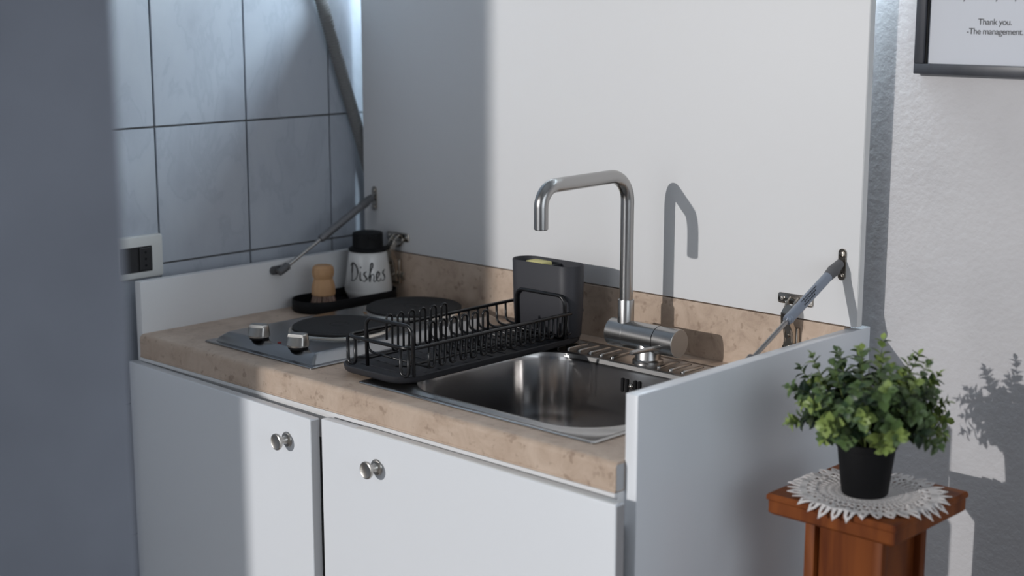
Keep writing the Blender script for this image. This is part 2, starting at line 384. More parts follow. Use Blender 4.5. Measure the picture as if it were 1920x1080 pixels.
# gas struts
def strut(lo, up, xs, mcyl, label, marks=False):
    lo = V(lo); up = V(up); d = (up - lo).normalized(); Ln = (up - lo).length
    mid = lo + d * Ln * .44; e1 = up - d * .022
    bm = nb(); cyl(bm, mid, e1, .0078, n=20); cyl(bm, mid - d * .003, mid + d * .004, .0066, .0083, 20)
    s = part('gas_strut', bm, mcyl, kc, auto=40); s['label'] = label
    sub('rod', cyl(nb(), lo + d * .014, mid + d * .004, .0036, n=14), 'steel', kc, s, auto=40)
    for c, sg in ((lo, 1), (up, -1)):
        bm = nb(); cyl(bm, c + d * sg * (.030 if sg < 0 else .021), c + d * sg * .014, .0080 if sg < 0 else .0042, .0095 if sg < 0 else .008, 16)
        cyl(bm, c + d * sg * .017, c - d * sg * .006, .0095 if sg < 0 else .008, .0070, 16)
        sub('end_fitting', bm, 'strut_end', kc, s, auto=40)
    # brackets: oval plate + ball stud
    bm = nb()
    pl = rrect(0, 0, .0065, .0245, .0064, 0, 6)
    loops(bm, [[V((up.x + p.x, LY - .0003, up.z + p.y)) for p in pl], [V((up.x + p.x, LY - .0028, up.z + p.y)) for p in pl]], True, True)
    for s2 in (-1, 1): lathe(bm, [(0, .003), (.004, .002), (.0045, 0)], 12, (up.x, LY - .0028, up.z + s2 * .016), (0, -1, 0))
    cyl(bm, (up.x, LY - .002, up.z), (up.x, up.y, up.z), .004, n=14)
    bmesh.ops.create_uvsphere(bm, u_segments=14, v_segments=8, radius=.0062, matrix=Matrix.Translation(up))
    bmesh.ops.recalc_face_normals(bm, faces=bm.faces[:])
    sub('lid_bracket', bm, 'chrome', kc, s, auto=40)
    bm = nb(); pl = rrect(0, 0, .016, .008, .0078, 0, 6)
    x1 = lo.x - xs * .002
    w0 = xs if False else (0.0004 if xs < 0 else 1.1036)
    loops(bm, [[V((w0, lo.y + p.x, lo.z + p.y)) for p in pl], [V((w0 - xs * .0026, lo.y + p.x, lo.z + p.y)) for p in pl]], True, True)
    cyl(bm, (w0, lo.y, lo.z), (lo.x, lo.y, lo.z), .0045, n=14)
    bmesh.ops.create_uvsphere(bm, u_segments=14, v_segments=8, radius=.0062, matrix=Matrix.Translation(lo))
    bmesh.ops.recalc_face_normals(bm, faces=bm.faces[:])
    sub('panel_bracket', bm, 'strut_end', kc, s, auto=40)
    if marks:
        bm = nb(); q = d.to_track_quat('Z', 'Y').to_matrix(); cv = (CAM - mid).normalized(); cv = (cv - d * cv.dot(d)).normalized(); sd = d.cross(cv)
        rnd = random.Random(3)
        for row, (t0, t1) in enumerate(((.036, .078), (.040, .070), (.036, .066))):
            t = t0
            while t < t1:
                ww = rnd.uniform(.0012, .003); off_ = (row - 1) * .0036
                ang = off_ / .0079; c = mid + d * (t + ww / 2); nrm = cv * math.cos(ang) + sd * math.sin(ang); tg = nrm.cross(d)
                p = c + nrm * .00795
                vs = [bm.verts.new(p + d * a * ww * .5 + tg * b * .0011) for a, b in ((-1, -1), (1, -1), (1, 1), (-1, 1))]; bm.faces.new(vs)
                t += ww + rnd.uniform(.0006, .0018)
        pr_ = sub('printed_marks', bm, 'ink', kc, s); pr_['kind'] = 'stuff'
    return s
strut((.016, .308, .957), (.016, .536, 1.074), -1, 'strut_dark', 'left gas strut in darker grey steel')
strut((1.088, .31, .952), (1.096, .536, 1.070), 1, 'strut', 'right gas strut in pale blue-grey steel with printed marks', True)

# ------------------------------------------------------------------ worktop
wt = thing('worktop', 'beige mottled stone-look laminate worktop with rounded front edge and upstand', 'worktop', (.55, .3, WT))
bm = nb()
xs = [0.0, .158, .405, .585, 1.018, 1.1036]; ys = [.0, .06, .425, .5485]
grid = {}
for i, x in enumerate(xs):
    for j, y in enumerate(ys): grid[i, j] = bm.verts.new((x, y, WT))
fs = []
for i in range(5):
    for j in range(3):
        if i == 3 and j == 1: continue
        fs.append(bm.faces.new((grid[i, j], grid[i + 1, j], grid[i + 1, j + 1], grid[i, j + 1])))
r = bmesh.ops.extrude_face_region(bm, geom=fs)
vs = [v for v in r['geom'] if isinstance(v, bmesh.types.BMVert)]
bmesh.ops.translate(bm, vec=(0, 0, -.0405), verts=vs)
bmesh.ops.recalc_face_normals(bm, faces=bm.faces[:])
ed = [e for e in bm.edges if all(abs(v.co.y) < 1e-6 for v in e.verts) and abs(e.verts[0].co.z - e.verts[1].co.z) < 1e-6]
top = [e for e in ed if e.verts[0].co.z > WT - .001]
bmesh.ops.bevel(bm, geom=top, offset=.009, segments=6, affect='EDGES', profile=.5)
part('slab', bm, 'stone', wt, auto=50)
part('upstand', box(nb(), (.0002, .5487, WT - .0405), (1.1038, .566, .9725), .001), 'stone', wt)
part('end_cap', box(nb(), (1.1037, .0015, WT - .039), (1.1044, .0165, WT - .0035)), 'grey_edge', wt)
part('bottom_strip', box(nb(), (.0, -.001, WT - .0412), (1.1036, .004, WT - .0382), .0005), 'stone', wt)

# ------------------------------------------------------------------ hob
HZ = WT + .0002
hb = thing('electric_hob', 'stainless steel two-plate electric hob set into the worktop beside the dish rack', 'hob', (.28, .28, HZ))
bm = nb(); hx, hy, hcx, hcy = .1475, .238, .2805, .283
def hl(ins, z, r): return rrect(hcx, hcy, hx - ins, hy - ins, r, HZ + z, 5)
loops(bm, [hl(0, -.0001, .004), hl(0, .0018, .004), hl(.0015, .003, .004), hl(.0125, .0028, .006), hl(.0140, .0045, .006), hl(.0165, .0085, .006), hl(.0270, .0172, .008), hl(.0290, .0180, .008), hl(.036, .0180, .010)], False, True)
bmesh.ops.recalc_face_normals(bm, faces=bm.faces[:])
part('hob_plate', bm, 'hob_steel', hb, auto=25)
HT = HZ + .0180
for cx, cy, rr, lb in ((.289, .222, .083, 'front hotplate'), (.262, .425, .089, 'rear hotplate, slightly wider')):
    bm = nb(); lathe(bm, [(0, .0088), (rr * .18, .0088), (rr * .2, .0078), (rr * .22, .009), (rr - .012, .0092), (rr - .003, .0088), (rr, .0070), (rr, .002)], 56, (cx, cy, HT))
    h = part('hotplate', bm, 'iron', hb, auto=35); h['label'] = lb
    sub('chrome_ring', lathe(nb(), [(rr - .001, .0035), (rr + .002, .0045), (rr + .005, .003), (rr + .007, .0)], 56, (cx, cy, HT)), 'chrome', hb, h, sm=True)
for cx, cy, rz, lb in ((.246, .079, 12, 'rear-left control knob'), (.352, .079, 14, 'front control knob catching the light')):
    bm = nb()
    lathe(bm, [(0, .0), (.0165, .0), (.0165, .004), (0, .004)], 28, (0, 0, 0))
    kb_base = bm
    k1 = part('control_knob', nb(), 'satin', hb); bpy.data.objects.remove(k1)
    bm2 = nb(); lathe(bm2, [(0, .004), (.0185, .004), (.019, .007), (.0175, .020), (.0165, .0235), (.0150, .0250), (0, .0252)], 32)
    for v in bm2.verts:                                   # flat gripped flanks
        if v.co.z > .008 and abs(v.co.x) > .009: v.co.x = math.copysign(.009 + (abs(v.co.x) - .009) * .06, v.co.x)
    mtx = Matrix.Translation((cx, cy, HT)) @ Matrix.Rotation(math.radians(-80 + rz), 4, 'Z')
    bmesh.ops.transform(bm2, matrix=mtx, verts=bm2.verts[:]); bmesh.ops.transform(kb_base, matrix=mtx, verts=kb_base.verts[:])
    k1 = part('control_knob', bm2, 'satin', hb, auto=28); k1['label'] = lb
    sub('knob_base', kb_base, 'black', hb, k1, auto=40)
part('indicator_light', lathe(nb(), [(0, .002), (.003, .0015), (.0038, 0)], 16, (.298, .082, HT)), 'foam', hb, sm=True)

# ------------------------------------------------------------------ sink
sk = thing('sink', 'stainless steel inset sink with ribbed rear ledge, in front of the faucet', 'sink', (.79, .27, WT))
SZ = WT + .0002
def sl_(hx_, hy_, r_, z, cx=.8, cy=.2425): return rrect(cx, cy, hx_, hy_, r_, SZ + z, 10)
outer = lambda ins, z: rrect(.7885, .2725, .2425 - ins, .2315 - ins, .006, SZ + z, 10)
bm = nb()
loops(bm, [outer(0, -.0001), outer(.0, .0016), outer(.0015, .0026), outer(.009, .0022), outer(.011, .0009),
           sl_(.222, .187, .10, .0009), sl_(.216, .181, .098, .0030), sl_(.2105, .1755, .095, .0034), sl_(.206, .171, .092, .0022), sl_(.204, .169, .090, -.004)])
bmesh.ops.recalc_face_normals(bm, faces=bm.faces[:])
bm.normal_update()
if sum(f.normal.z for f in bm.faces) < 0: bmesh.ops.reverse_faces(bm, faces=bm.faces[:])
part('sink_deck', bm, 'steel', sk, auto=35)
bm = nb()
loops(bm, [sl_(.2045, .1695, .090, -.003), sl_(.203, .168, .089, -.010), sl_(.199, .164, .086, -.10), sl_(.193, .158, .08, -.140), sl_(.183, .148, .07, -.154), sl_(.165, .130, .055, -.160), sl_(.06, .05, .03, -.163)], False, True)
for f in bm.faces:
    pass
bmesh.ops.recalc_face_normals(bm, faces=bm.faces[:])
if sum(f.normal.z * f.calc_area() for f in bm.faces) < 0: bmesh.ops.reverse_faces(bm, faces=bm.faces[:])
part('bowl', bm, 'steel_dark', sk, auto=60)
part('drain', lathe(nb(), [(.0, .001), (.012, .001), (.030, .004), (.041, .0035), (.044, .0)], 32, (.80, .2425, SZ - .163)), 'chrome', sk, auto=40)
# overflow slots in the rear wall of the bowl
oy_ = .4085; zc = .8495
for k, dx in enumerate((-.0175, -.0085, .0085, .0175)):
    bm = nb(); pl = rrect(0, 0, .0024, .0118, .0023, 0, 4)
    loops(bm, [[V((.797 + dx + p.x, oy_ - .0012, zc + p.y)) for p in pl], [V((.797 + dx + p.x, oy_ + .002, zc + p.y)) for p in pl]], True, False)
    bmesh.ops.recalc_face_normals(bm, faces=bm.faces[:]); part('overflow_slot', bm, 'black', sk)
part('overflow_screw', lathe(nb(), [(0, .003), (.002, .003), (.0045, .0015), (.005, 0)], 16, (.797, oy_ - .0005, zc), (0, -1, 0)), 'chrome', sk, sm=True)
# pressed ribs on the rear ledge
for k in range(17):
    x = .585 + .0245 * k
    if abs(x - .787) < .034 : continue
    bm = nb(); y0, y1 = .437 , .491
    bm_ = sweep(bm, [(x + .0, y0, SZ + .0005), (x, y0 + .004, SZ + .0024), (x, y1 - .004, SZ + .0024), (x, y1, SZ + .0005)], .0034, 10)
    bmesh.ops.scale(bm, vec=(1, 1, .75), verts=bm.verts[:], space=Matrix.Translation((0, 0, -SZ)))
    part('rib', bm, 'steel', sk, sm=True)

# ------------------------------------------------------------------ faucet
YF = .462; XF = .741; FZ = .921
fc = thing('faucet', 'brushed steel square-arched kitchen faucet with swivelling spout and horizontal mixer body', 'faucet', (.787, YF, SZ))
pts = fillet([(XF, YF, FZ), (XF, YF, 1.1875), (XF, .252, 1.185), (XF, .252, 1.120)], [0, .043, .055, 0], 12)
sp = part('spout', sweep(nb(), pts, .0112, 24), 'steel', fc, auto=60)
sub('outlet', lathe(nb(), [(.0098, .0), (.0098, .002), (.0, .002)], 24, (XF, .252, 1.1188)), 'black', fc, sp)
part('spout_collar', lathe(nb(), [(.0112, .066), (.0135, .066), (.0139, .065), (.0139, .018), (.0150, .012)], 32, (XF, YF, FZ - .008)), 'steel', fc, auto=35)
bx = part('mixer_body', lathe(nb(), [(0, -.0), (.0222, -.0), (.0235, .0013), (.0235, .0355), (.0230, .0358), (.0230, .0364), (.0235, .0367), (.0235, .0995)], 48, (.712, YF, FZ), (1, 0, 0)), 'steel', fc, auto=35)
part('body_gap', cyl(nb(), (.8113, YF, FZ), (.8132, YF, FZ), .0222, n=40), 'black', fc, auto=40)
part('mixer_head', lathe(nb(), [(.0, 0), (.0235, .0), (.0235, .0395), (.0228, .0402)], 48, (.813, YF, FZ), (1, 0, 0)), 'steel', fc, auto=35)
part('end_cap', lathe(nb(), [(.0229, 0), (.0226, .0006), (.0, .0006)], 48, (.8531, YF, FZ), (1, 0, 0)), 'cap', fc, auto=35)
part('lever', lathe(nb(), [(.0040, .0), (.0040, .076), (.0034, .0775), (0, .0777)], 16, (.830, YF - .0195, FZ - .006), (.02, -1, .05)), 'steel', fc, auto=40)
part('base', lathe(nb(), [(.0255, 0), (.0255, .004), (.0222, .0055), (.0215, .0065), (.0215, .032), (.0195, .036)], 40, (.789, YF, SZ + .0002)), 'steel', fc, auto=35)

# ------------------------------------------------------------------ dish rack
dr = thing('dish_rack', 'black wire dish rack on a charcoal drip tray laid between hob and sink', 'dish rack', (.575, .25, .884))
bm = nb(); tcx, tcy, thx, thy = .5735, .2545, .0800, .2165; TZ = .8855
def tl(i, z, r): return rrect(tcx, tcy, thx - i, thy - i, r, TZ + z, 8)
loops(bm, [tl(.012, .0062, .03), tl(.004, .0078, .036), tl(.0, .0115, .04), tl(-.001, .0185, .04), tl(.0, .0198, .04), tl(.0015, .0198, .039), tl(.0035, .0175, .037), tl(.006, .0145, .035)], True, True)
bmesh.ops.recalc_face_normals(bm, faces=bm.faces[:])
dt = part('drip_tray', bm, 'tray', dr, auto=45)
bm = nb()
for k in range(13):
    y = .075 + .0295 * k
    box(bm, (.513, y, TZ + .0142), (.634, y + .004, TZ + .0158), .0006, 1)
sub('tray_ridges', bm, 'tray', dr, dt)['kind'] = 'stuff'
RZ_ = .949; x0, x1, y0, y1 = .5065, .6555, .052, .462; WB = .9055
rail = fillet([(x0, y0, RZ_), (x1, y0, RZ_), (x1, y1, RZ_), (x0, y1, RZ_)], .020, 6, True)
part('rail', sweep(nb(), rail, .0031, 10, True), 'black_gloss', dr, sm=True)
def uloop(pts, r=.0021, n=8): return sweep(nb(), pts, r, n)
# handles at both ends
for y, zt, a, b in ((y0, .985, .556, .662), (.405, .980, .544, .655)):
    zb = WB + .002
    P = fillet([(a, y + .002, zb), (a, y, zt), (b, y, zt), (b, y + .002, zb)], .015, 6)
    part('handle', sweep(nb(), P, .0031, 10), 'black_gloss', dr, sm=True)
# feet of the basket: U loops
for x, y, ax in ((.521, y0, 'x'), (.644, y0, 'x')):
    P = fillet([(x - .009, y, RZ_ - .001), (x - .009, y, WB), (x + .009, y, WB), (x + .009, y, RZ_ - .001)], .009, 6)
    part('foot', sweep(nb(), P, .0029, 10), 'black_gloss', dr, sm=True)
# side U loops hanging from both rails, joined across the bottom
proto = None
for k in range(15):
    y = .098 + .0228 * k
    zbot = WB + .008
    if proto is None:
        h = .0057
        P = fillet([(x1, -h, RZ_), (x1, -h, zbot), (x1 - .002, 0, zbot - .001), (x1, h, zbot), (x1, h, RZ_)], .0055, 5)
        P = fillet([(x1, -h, RZ_), (x1 - .001, -h, zbot), (x1 - .001, h, zbot), (x1, h, RZ_)], .0056, 6)
        bm = sweep(nb(), P, .0021, 8); bmesh.ops.transform(bm, matrix=Matrix.Translation((0, 0, 0)), verts=bm.verts[:])
        proto = link('side_wire', bm, 'black_gloss', dr, sm=True); o = proto
        P = fillet([(x0, 0, RZ_), (x0 + .001, 0, zbot + .004), (x0 + .016, 0, zbot + .001), (x1 - .004, 0, zbot - .001)], .01, 5)
        proto2 = link('cross_wire', sweep(nb(), P, .0021, 8), 'black_gloss', dr, sm=True); o2 = proto2
    else:
        o = proto.copy(); COL.objects.link(o)
        if k in (1, 2, 3, 4, 5): o2 = None
        else: o2 = proto2.copy(); COL.objects.link(o2)
    o.location = V((0, y, 0)) - dr.location
    if o2: o2.location = V((0, y, 0)) - dr.location
# two rows of plate loops: a serpentine wire (hoop up, U down) each
def serp(x, ystart, n, ztop, zlow, name='plate_loops'):
    out = []; p = .0240; h = p / 4
    pts = []
    for k in range(n):
        y = ystart + p * k
        pts += [(x, y - h, zlow), (x, y - h, ztop), (x, y + h, ztop), (x, y + h, zlow)]
    pts = [(x, ystart - h, zlow + .02)] + pts[1:-1] + [(x, ystart + p * (n - 1) + h, zlow + .02)]
    return part(name, sweep(nb(), fillet(pts, h * .99, 7), .0019, 8), 'black_gloss', dr, sm=True)
serp(.550, .106, 6, .980, .920)
serp(.602, .150, 6, .9695, .913)
for x in (.535, .62):
    part('length_wire', sweep(nb(), [(x, .054, WB + .012), (x, .08, WB + .007), (x, .44, WB + .007), (x, .460, WB + .012)], .0019, 8), 'black_gloss', dr, sm=True)

# utensil holder and sponge
uh = thing('utensil_holder', 'dark grey oval utensil holder standing upright at the rear of the dish rack', 'utensil holder', (.59, .43, .9055))
bm = nb()
def ul(i, z, t=0): return rrect(.5905, .4345, .0735 - i - t, .0265 - i, .0262 - i, z, 10)
ZB = .9062; ZT = 1.029
loops(bm, [ul(.006, ZB), ul(.004, ZB + .003), ul(.002, ZB + .04), ul(.0, ZT - .001), ul(.0008, ZT), ul(.0018, ZT - .001), ul(.0045, ZB + .01)], True, True)
bmesh.ops.recalc_face_normals(bm, faces=bm.faces[:])
part('cup', bm, 'charcoal', uh, auto=50)
part('divider', box(nb(), (.598, .411, ZB + .012), (.6005, .458, ZT - .006)), 'charcoal', uh)
part('drain_boss', lathe(nb(), [(0, .002), (.007, .002), (.008, 0)], 20, (.583, .4115, .921), (0, -1, 0)), 'black', uh, auto=40)
tag(link('sponge', box(nb(), (.551, .418, .960), (.592, .446, 1.028), .004, 3), 'sponge', auto=50), 'pale yellow sponge poking out of the dark utensil holder', 'sponge')

bpy.context.view_layer.update()
KR = 1.012
for o in (dr, uh, bpy.data.objects['sponge']):
    o.location = o.location * KR + CAM * (1 - KR); o.scale = (KR,) * 3

# ------------------------------------------------------------------ soap tray, dispenser, brush
tcx, tcy = .0615, .4275
bm = nb()
def sl2(i, z): return rrect(tcx, tcy, .0505 - i, .1175 - i, .050 - i, z, 12)
loops(bm, [sl2(.003, WT + .0003), sl2(.0, WT + .003), sl2(.0, WT + .0225), sl2(.0008, WT + .0235), sl2(.0026, WT + .0225), sl2(.0032, WT + .005)], True, True)
bmesh.ops.recalc_face_normals(bm, faces=bm.faces[:])
tag(link('soap_tray', bm, 'black', auto=50), 'long oval black tray beside the left panel carrying brush and dispenser', 'tray')
DC = V((.0625, .4875, WT + .0055))
sd_ = thing('soap_dispenser', 'white ceramic soap dispenser lettered Dishes with a black pump top', 'soap dispenser', DC)
def rad(z): return .0475 + (.0372 - .0475) * min(1, max(0, (z - .022) / (.096 - .022)))
bm = lathe(nb(), [(0, 0), (.036, 0), (.0415, .003), (.0455, .012), (.0472, .0188), (.0466, .0202), (.0474, .022), (rad(.05), .05), (rad(.075), .075), (rad(.0925), .0925), (.0355, .0955), (.030, .097), (0, .097)], 56, DC)
part('bottle', bm, 'ceramic', sd_, auto=50)
pm = part('pump_top', lathe(nb(), [(.0375, .0955), (.0385, .0965), (.0385, .0995), (.037, .1015), (.0310, .1025), (.0302, .104), (.0302, .128), (.0288, .1315), (.022, .133), (0, .133)], 48, DC), 'black', sd_, auto=35)
a0 = math.atan2(CAM.y - DC.y, CAM.x - DC.x)
dv = V((math.cos(a0 + .35), math.sin(a0 + .35), 0)); sv = V((-dv.y, dv.x, 0))
bm = nb()
for q in range(2):
    pass
P = [DC + dv * r_ + V((0, 0, z_)) for r_, z_ in ((.020, .1325), (.033, .128), (.0335, .122), (.027, .120))]
vsA = [bm.verts.new(p + sv * .009) for p in P]; vsB = [bm.verts.new(p - sv * .009) for p in P]
bm.faces.new(vsA); bm.faces.new(vsB[::-1])
for i in range(4): bm.faces.new((vsA[i], vsB[i], vsB[(i + 1) % 4], vsA[(i + 1) % 4]))
bmesh.ops.recalc_face_normals(bm, faces=bm.faces[:])
sub('pump_spout', bm, 'black', sd_, pm)
STR = [[(.10, .98), (.07, .6), (.06, .05)], [(-.05, .80), (.02, .95), (.18, .98), (.36, .80), (.43, .5), (.34, .2), (.15, .03), (.0, .04)],
       [(.58, .55), (.56, .3), (.585, .06), (.66, .14)], [(.585, .74), (.60, .79), (.62, .77)],
       [(.90, .56), (.80, .50), (.76, .40), (.86, .27), (.87, .12), (.78, .02), (.68, .07)],
       [(.93, .10), (1.05, .40), (1.20, .82), (1.20, 1.0), (1.12, .95), (1.07, .5), (1.05, .0), (1.10, .28), (1.20, .42), (1.27, .30), (1.25, .04), (1.34, .02), (1.40, .12)],
       [(1.40, .12), (1.52, .28), (1.57, .44), (1.48, .52), (1.41, .36), (1.42, .12), (1.52, .0), (1.62, .08), (1.66, .16)],
       [(1.93, .60), (1.83, .54), (1.78, .42), (1.88, .28), (1.89, .12), (1.79, .02), (1.68, .06)]]
bm = nb(); sc = .0385
for st in STR:
    P = crom([(x, y, 0) for x, y in st], 6); K = len(P)
    pp = []
    for p in P:
        u = (p.x - .95) * sc; z = .040 + p.y * sc * .92; rr = rad(z) + .0001; a = a0 - .03 + u / rr
        pp.append(DC + V((rr * math.cos(a), rr * math.sin(a), z)))
    sweep(bm, pp, .0011, 6, rfun=lambda i, K=K: .0015 if .15 < i / K < .6 else .0009)
part('lettering', bm, 'ink', sd_, sm=True)
BC = V((.068, .368, WT + .0052))
br = thing('dish_brush', 'round wooden dish brush with short bristles standing in the black tray', 'brush', BC)
part('handle', lathe(nb(), [(0, .024), (.0222, .024), (.0232, .026), (.0232, .038), (.0222, .044), (.0198, .052), (.0186, .056), (.0212, .063), (.0218, .070), (.0205, .0775), (.0165, .0815), (0, .083)], 12, BC), 'wood_light', br, auto=24)
for mname, n0, rr_ in (('bristle', 0, 1), ('bristle_dark', 1, 1)):
    bm = nb(); rnd = random.Random(11 + n0)
    for k in range(230):
        a = rnd.uniform(0, 2 * PI); q = math.sqrt(rnd.random()) if k % 2 else rnd.uniform(.85, 1); p = BC + V((.020 * q * math.cos(a), .020 * q * math.sin(a), .025)); e = BC + V((.0265 * q * math.cos(a) + rnd.uniform(-.002, .002), .0265 * q * math.sin(a) + rnd.uniform(-.002, .002), rnd.uniform(.0, .002)))
        cyl(bm, p, e, .00045, n=4, cap=False)
    o = part('bristles', bm, mname, br); o['kind'] = 'stuff'; o['label'] = 'pale natural bristles' if n0 == 0 else 'brown bristles'

# ------------------------------------------------------------------ hose, socket, tube lamp
pts = crom([(-.0405, .380, 1.78), (-.0405, .425, 1.60), (-.0405, .468, 1.467), (-.0405, .518, 1.318), (-.040, .563, 1.188), (-.036, .585, 1.11), (.0, .5865, 1.07), (.08, .5865, 1.05)], 110)
# resample evenly
acc = [0]
for a, b in zip(pts, pts[1:]): acc.append(acc[-1] + (b - a).length)
stp = .00115; out = []; j = 0; t = 0
while t < acc[-1]:
    while acc[j + 1] < t: j += 1
    f = (t - acc[j]) / (acc[j + 1] - acc[j] + 1e-9); out.append(pts[j].lerp(pts[j + 1], f)); t += stp
tag(link('ribbed_hose', sweep(nb(), out, .0135, 16, rfun=lambda i: (.0128 if i % 5 in (0, 1, 2) else .0108)), 'hose', auto=50), 'grey ribbed plastic hose running diagonally down the tiles behind the lid', 'hose')
so_ = thing('wall_socket', 'white wall socket with black insert on the blue tiles, beside the grey partition', 'socket', (XT, .035, 1.007))
bm = nb()
def pl3(i, x, r=.006): return [V((x, p.x, p.y)) for p in rrect(.032, 1.008, .059 - i, .0395 - i, r, 0, 5)]
def ho3(x): return [V((x, p.x, p.y)) for p in rrect(.032, 1.0045, .0345, .0235, .002, 0, 5)]
loops(bm, [pl3(0, XT + .0003), pl3(0, XT + .0055), pl3(.002, XT + .0085), pl3(.006, XT + .0092), ho3(XT + .0092), ho3(XT + .003)])
bmesh.ops.recalc_face_normals(bm, faces=bm.faces[:])
part('frame', bm, 'plate', so_, auto=35)
part('insert', box(nb(), (XT + .0004, -.003, .981), (XT + .0065, .067, 1.028), .001), 'inlay', so_)
bm = nb(); box(bm, (XT + .0066, .040, .984), (XT + .0098, .0645, 1.0255), .0012)
md = part('socket_module', bm, 'inlay', so_)
bm = nb()
for dz in (-.012, 0, .012): cyl(bm, (XT + .0096, .0522, 1.0045 + dz), (XT + .0101, .0522, 1.0045 + dz), .0024, n=12)
sub('socket_holes', bm, 'black', so_, md)
tl_ = thing('tube_lamp', 'cool white tube lamp mounted on the rear wall above the open lid', 'lamp', (.5, YB, 1.57))
part('housing', box(nb(), (-.045, YB - .012, 1.551), (1.12, YB - .0005, 1.583), .002), 'white', tl_)
part('tube', cyl(nb(), (-.04, .583, 1.567), (1.115, .583, 1.567), .008, n=12), tube_m, tl_, sm=True)
for x in (.5,): part('tube_holder', box(nb(), (x, .574, 1.560), (x + .010, .5955, 1.578), .001), 'white', tl_)

# ------------------------------------------------------------------ framed notice
pf = thing('framed_notice', 'dark framed printed notice hanging on the white wall', 'picture frame', (1.29, YB, 1.36))
fx0, fx1, fz0, fz1, fw, fd = 1.176, 1.416, 1.361, 1.690, .0155, .016
bm = nb(); yy = YB - .0005
for a, b in (((fx0, fz0), (fx1, fz0 + fw)), ((fx0, fz1 - fw), (fx1, fz1)), ((fx0, fz0 + fw), (fx0 + fw, fz1 - fw)), ((fx1 - fw, fz0 + fw), (fx1, fz1 - fw))):
    box(bm, (a[0], yy - fd, a[1]), (b[0], yy, b[1]), .0012, 2)
part('frame', bm, 'frame', pf, auto=40)
part('paper', box(nb(), (fx0 + .01, yy - .006, fz0 + .01), (fx1 - .01, yy - .004, fz1 - .01)), 'paper', pf)
def text(s, x, z, size, name='lettering'):
    cu = bpy.data.curves.new(name, 'FONT'); cu.body = s; cu.size = size; cu.align_x = 'CENTER'; cu.extrude = .0001; cu.space_character = .92
    o = bpy.data.objects.new(name, cu); COL.objects.link(o); o.parent = pf
    bpy.context.view_layer.update()
    me = bpy.data.meshes.new_from_object(o.evaluated_get(bpy.context.evaluated_depsgraph_get())); bpy.data.objects.remove(o); bpy.data.curves.remove(cu)
    me.materials.clear(); me.materials.append(M['ink']); o = bpy.data.objects.new(name, me); COL.objects.link(o); o.parent = pf
    o.rotation_euler = (PI / 2, 0, 0); o.location = V((x, yy - .0063, z)) - pf.location; o['kind'] = 'stuff'
    return o
text('Thank you.', 1.2955, 1.4335, .0125)
text('-The management.', 1.2960, 1.4200, .0125)
for x, ch in ((1.2475, 'y'), (1.297, 'y'), (1.326, 'p')): text(ch, x, 1.4690, .0125, 'descender')
part('glazing_bead', box(nb(), (fx0 + fw - .0002, yy - .011, fz0 + fw - .0002), (fx0 + fw + .0022, yy - .006, fz1 - fw)), 'black', pf)

# ------------------------------------------------------------------ plant stand, doily, plant
Q = .947
SX, SY, SH = 1.3052, .2894, .8167
ps = thing('plant_stand', 'square reddish-brown wooden pedestal stand beside the white end panel', 'plant stand', (SX, SY, 0))
hs = .0961
bm = nb()
def sq(h, z): return [V((SX + a * h, SY + b * h, z)) for a, b in ((1, 1), (-1, 1), (-1, -1), (1, -1))]
loops(bm, [sq(hs - .006, SH - .030), sq(hs - .0015, SH - .026), sq(hs - .0015, SH - .010), sq(hs + .001, SH - .008), sq(hs + .001, SH - .003), sq(hs - .001, SH)], True, True)
bmesh.ops.recalc_face_normals(bm, faces=bm.faces[:])
part('top_board', bm, 'wood', ps)
cs = .0592
bm = nb(); box(bm, (SX - cs + .010, SY - cs + .010, .05), (SX + cs - .010, SY + cs - .010, SH - .030)); part('column', bm, 'wood', ps)
for a in (-1, 1):
    for b in (-1, 1):
        bm = nb(); box(bm, (SX + a * cs - (.016 if a > 0 else 0), SY + b * cs - (.016 if b > 0 else 0), .0), (SX + a * cs + (.016 if a < 0 else 0), SY + b * cs + (.016 if b < 0 else 0), SH - .0302), .002, 2)
        part('corner_post', bm, 'wood', ps, auto=40)
bm = nb()
for h, z0_, z1_ in ((cs + .012, .0, .04),): box(bm, (SX - h, SY - h, z0_), (SX + h, SY + h, z1_), .004)
part('base', bm, 'wood', ps, auto=40)
# doily
dc = V((SX + .004, SY - .006, SH + .0018)); DR = .113  # (scaled by Q below)
bm = nb()
def prism(poly, z=0, t=.0010):
    n = len(poly)
    a = [bm.verts.new(dc + V((x, y, z))) for x, y in poly]; b = [bm.verts.new(dc + V((x, y, z + t))) for x, y in poly]
    bm.faces.new(a[::-1]); bm.faces.new(b)
    for i in range(n): bm.faces.new((a[i], a[(i + 1) % n], b[(i + 1) % n], b[i]))
def pol(r, a): return (r * math.cos(a), r * math.sin(a))
def ring(r0, r1, n=96):
    R = [[bm.verts.new(dc + V((*pol(r, 2 * PI * i / n), z))) for i in range(n)] for r, z in ((r0, 0), (r1, 0), (r1, .0010), (r0, .0010))]
    for A, B in zip(R, R[1:] + R[:1]):
        for i in range(n): bm.faces.new((A[i], B[i], B[(i + 1) % n], A[(i + 1) % n]))
def strand(a, ra, b, rb, wd):
    p = V(pol(ra, a)); q = V(pol(rb, b)); d = (q - p).normalized(); s_ = V((-d.y, d.x)) * wd / 2
    prism([tuple(x) for x in (p - s_, q - s_, q + s_, p + s_)], .0002)
ring(.012, .043); ring(.0465, .0495); ring(.058, .0612); ring(.071, .0742); ring(.0865, .0955)
for k in range(40):
    a = 2 * PI * k / 40
    strand(a, .0425, a, .047, .003)
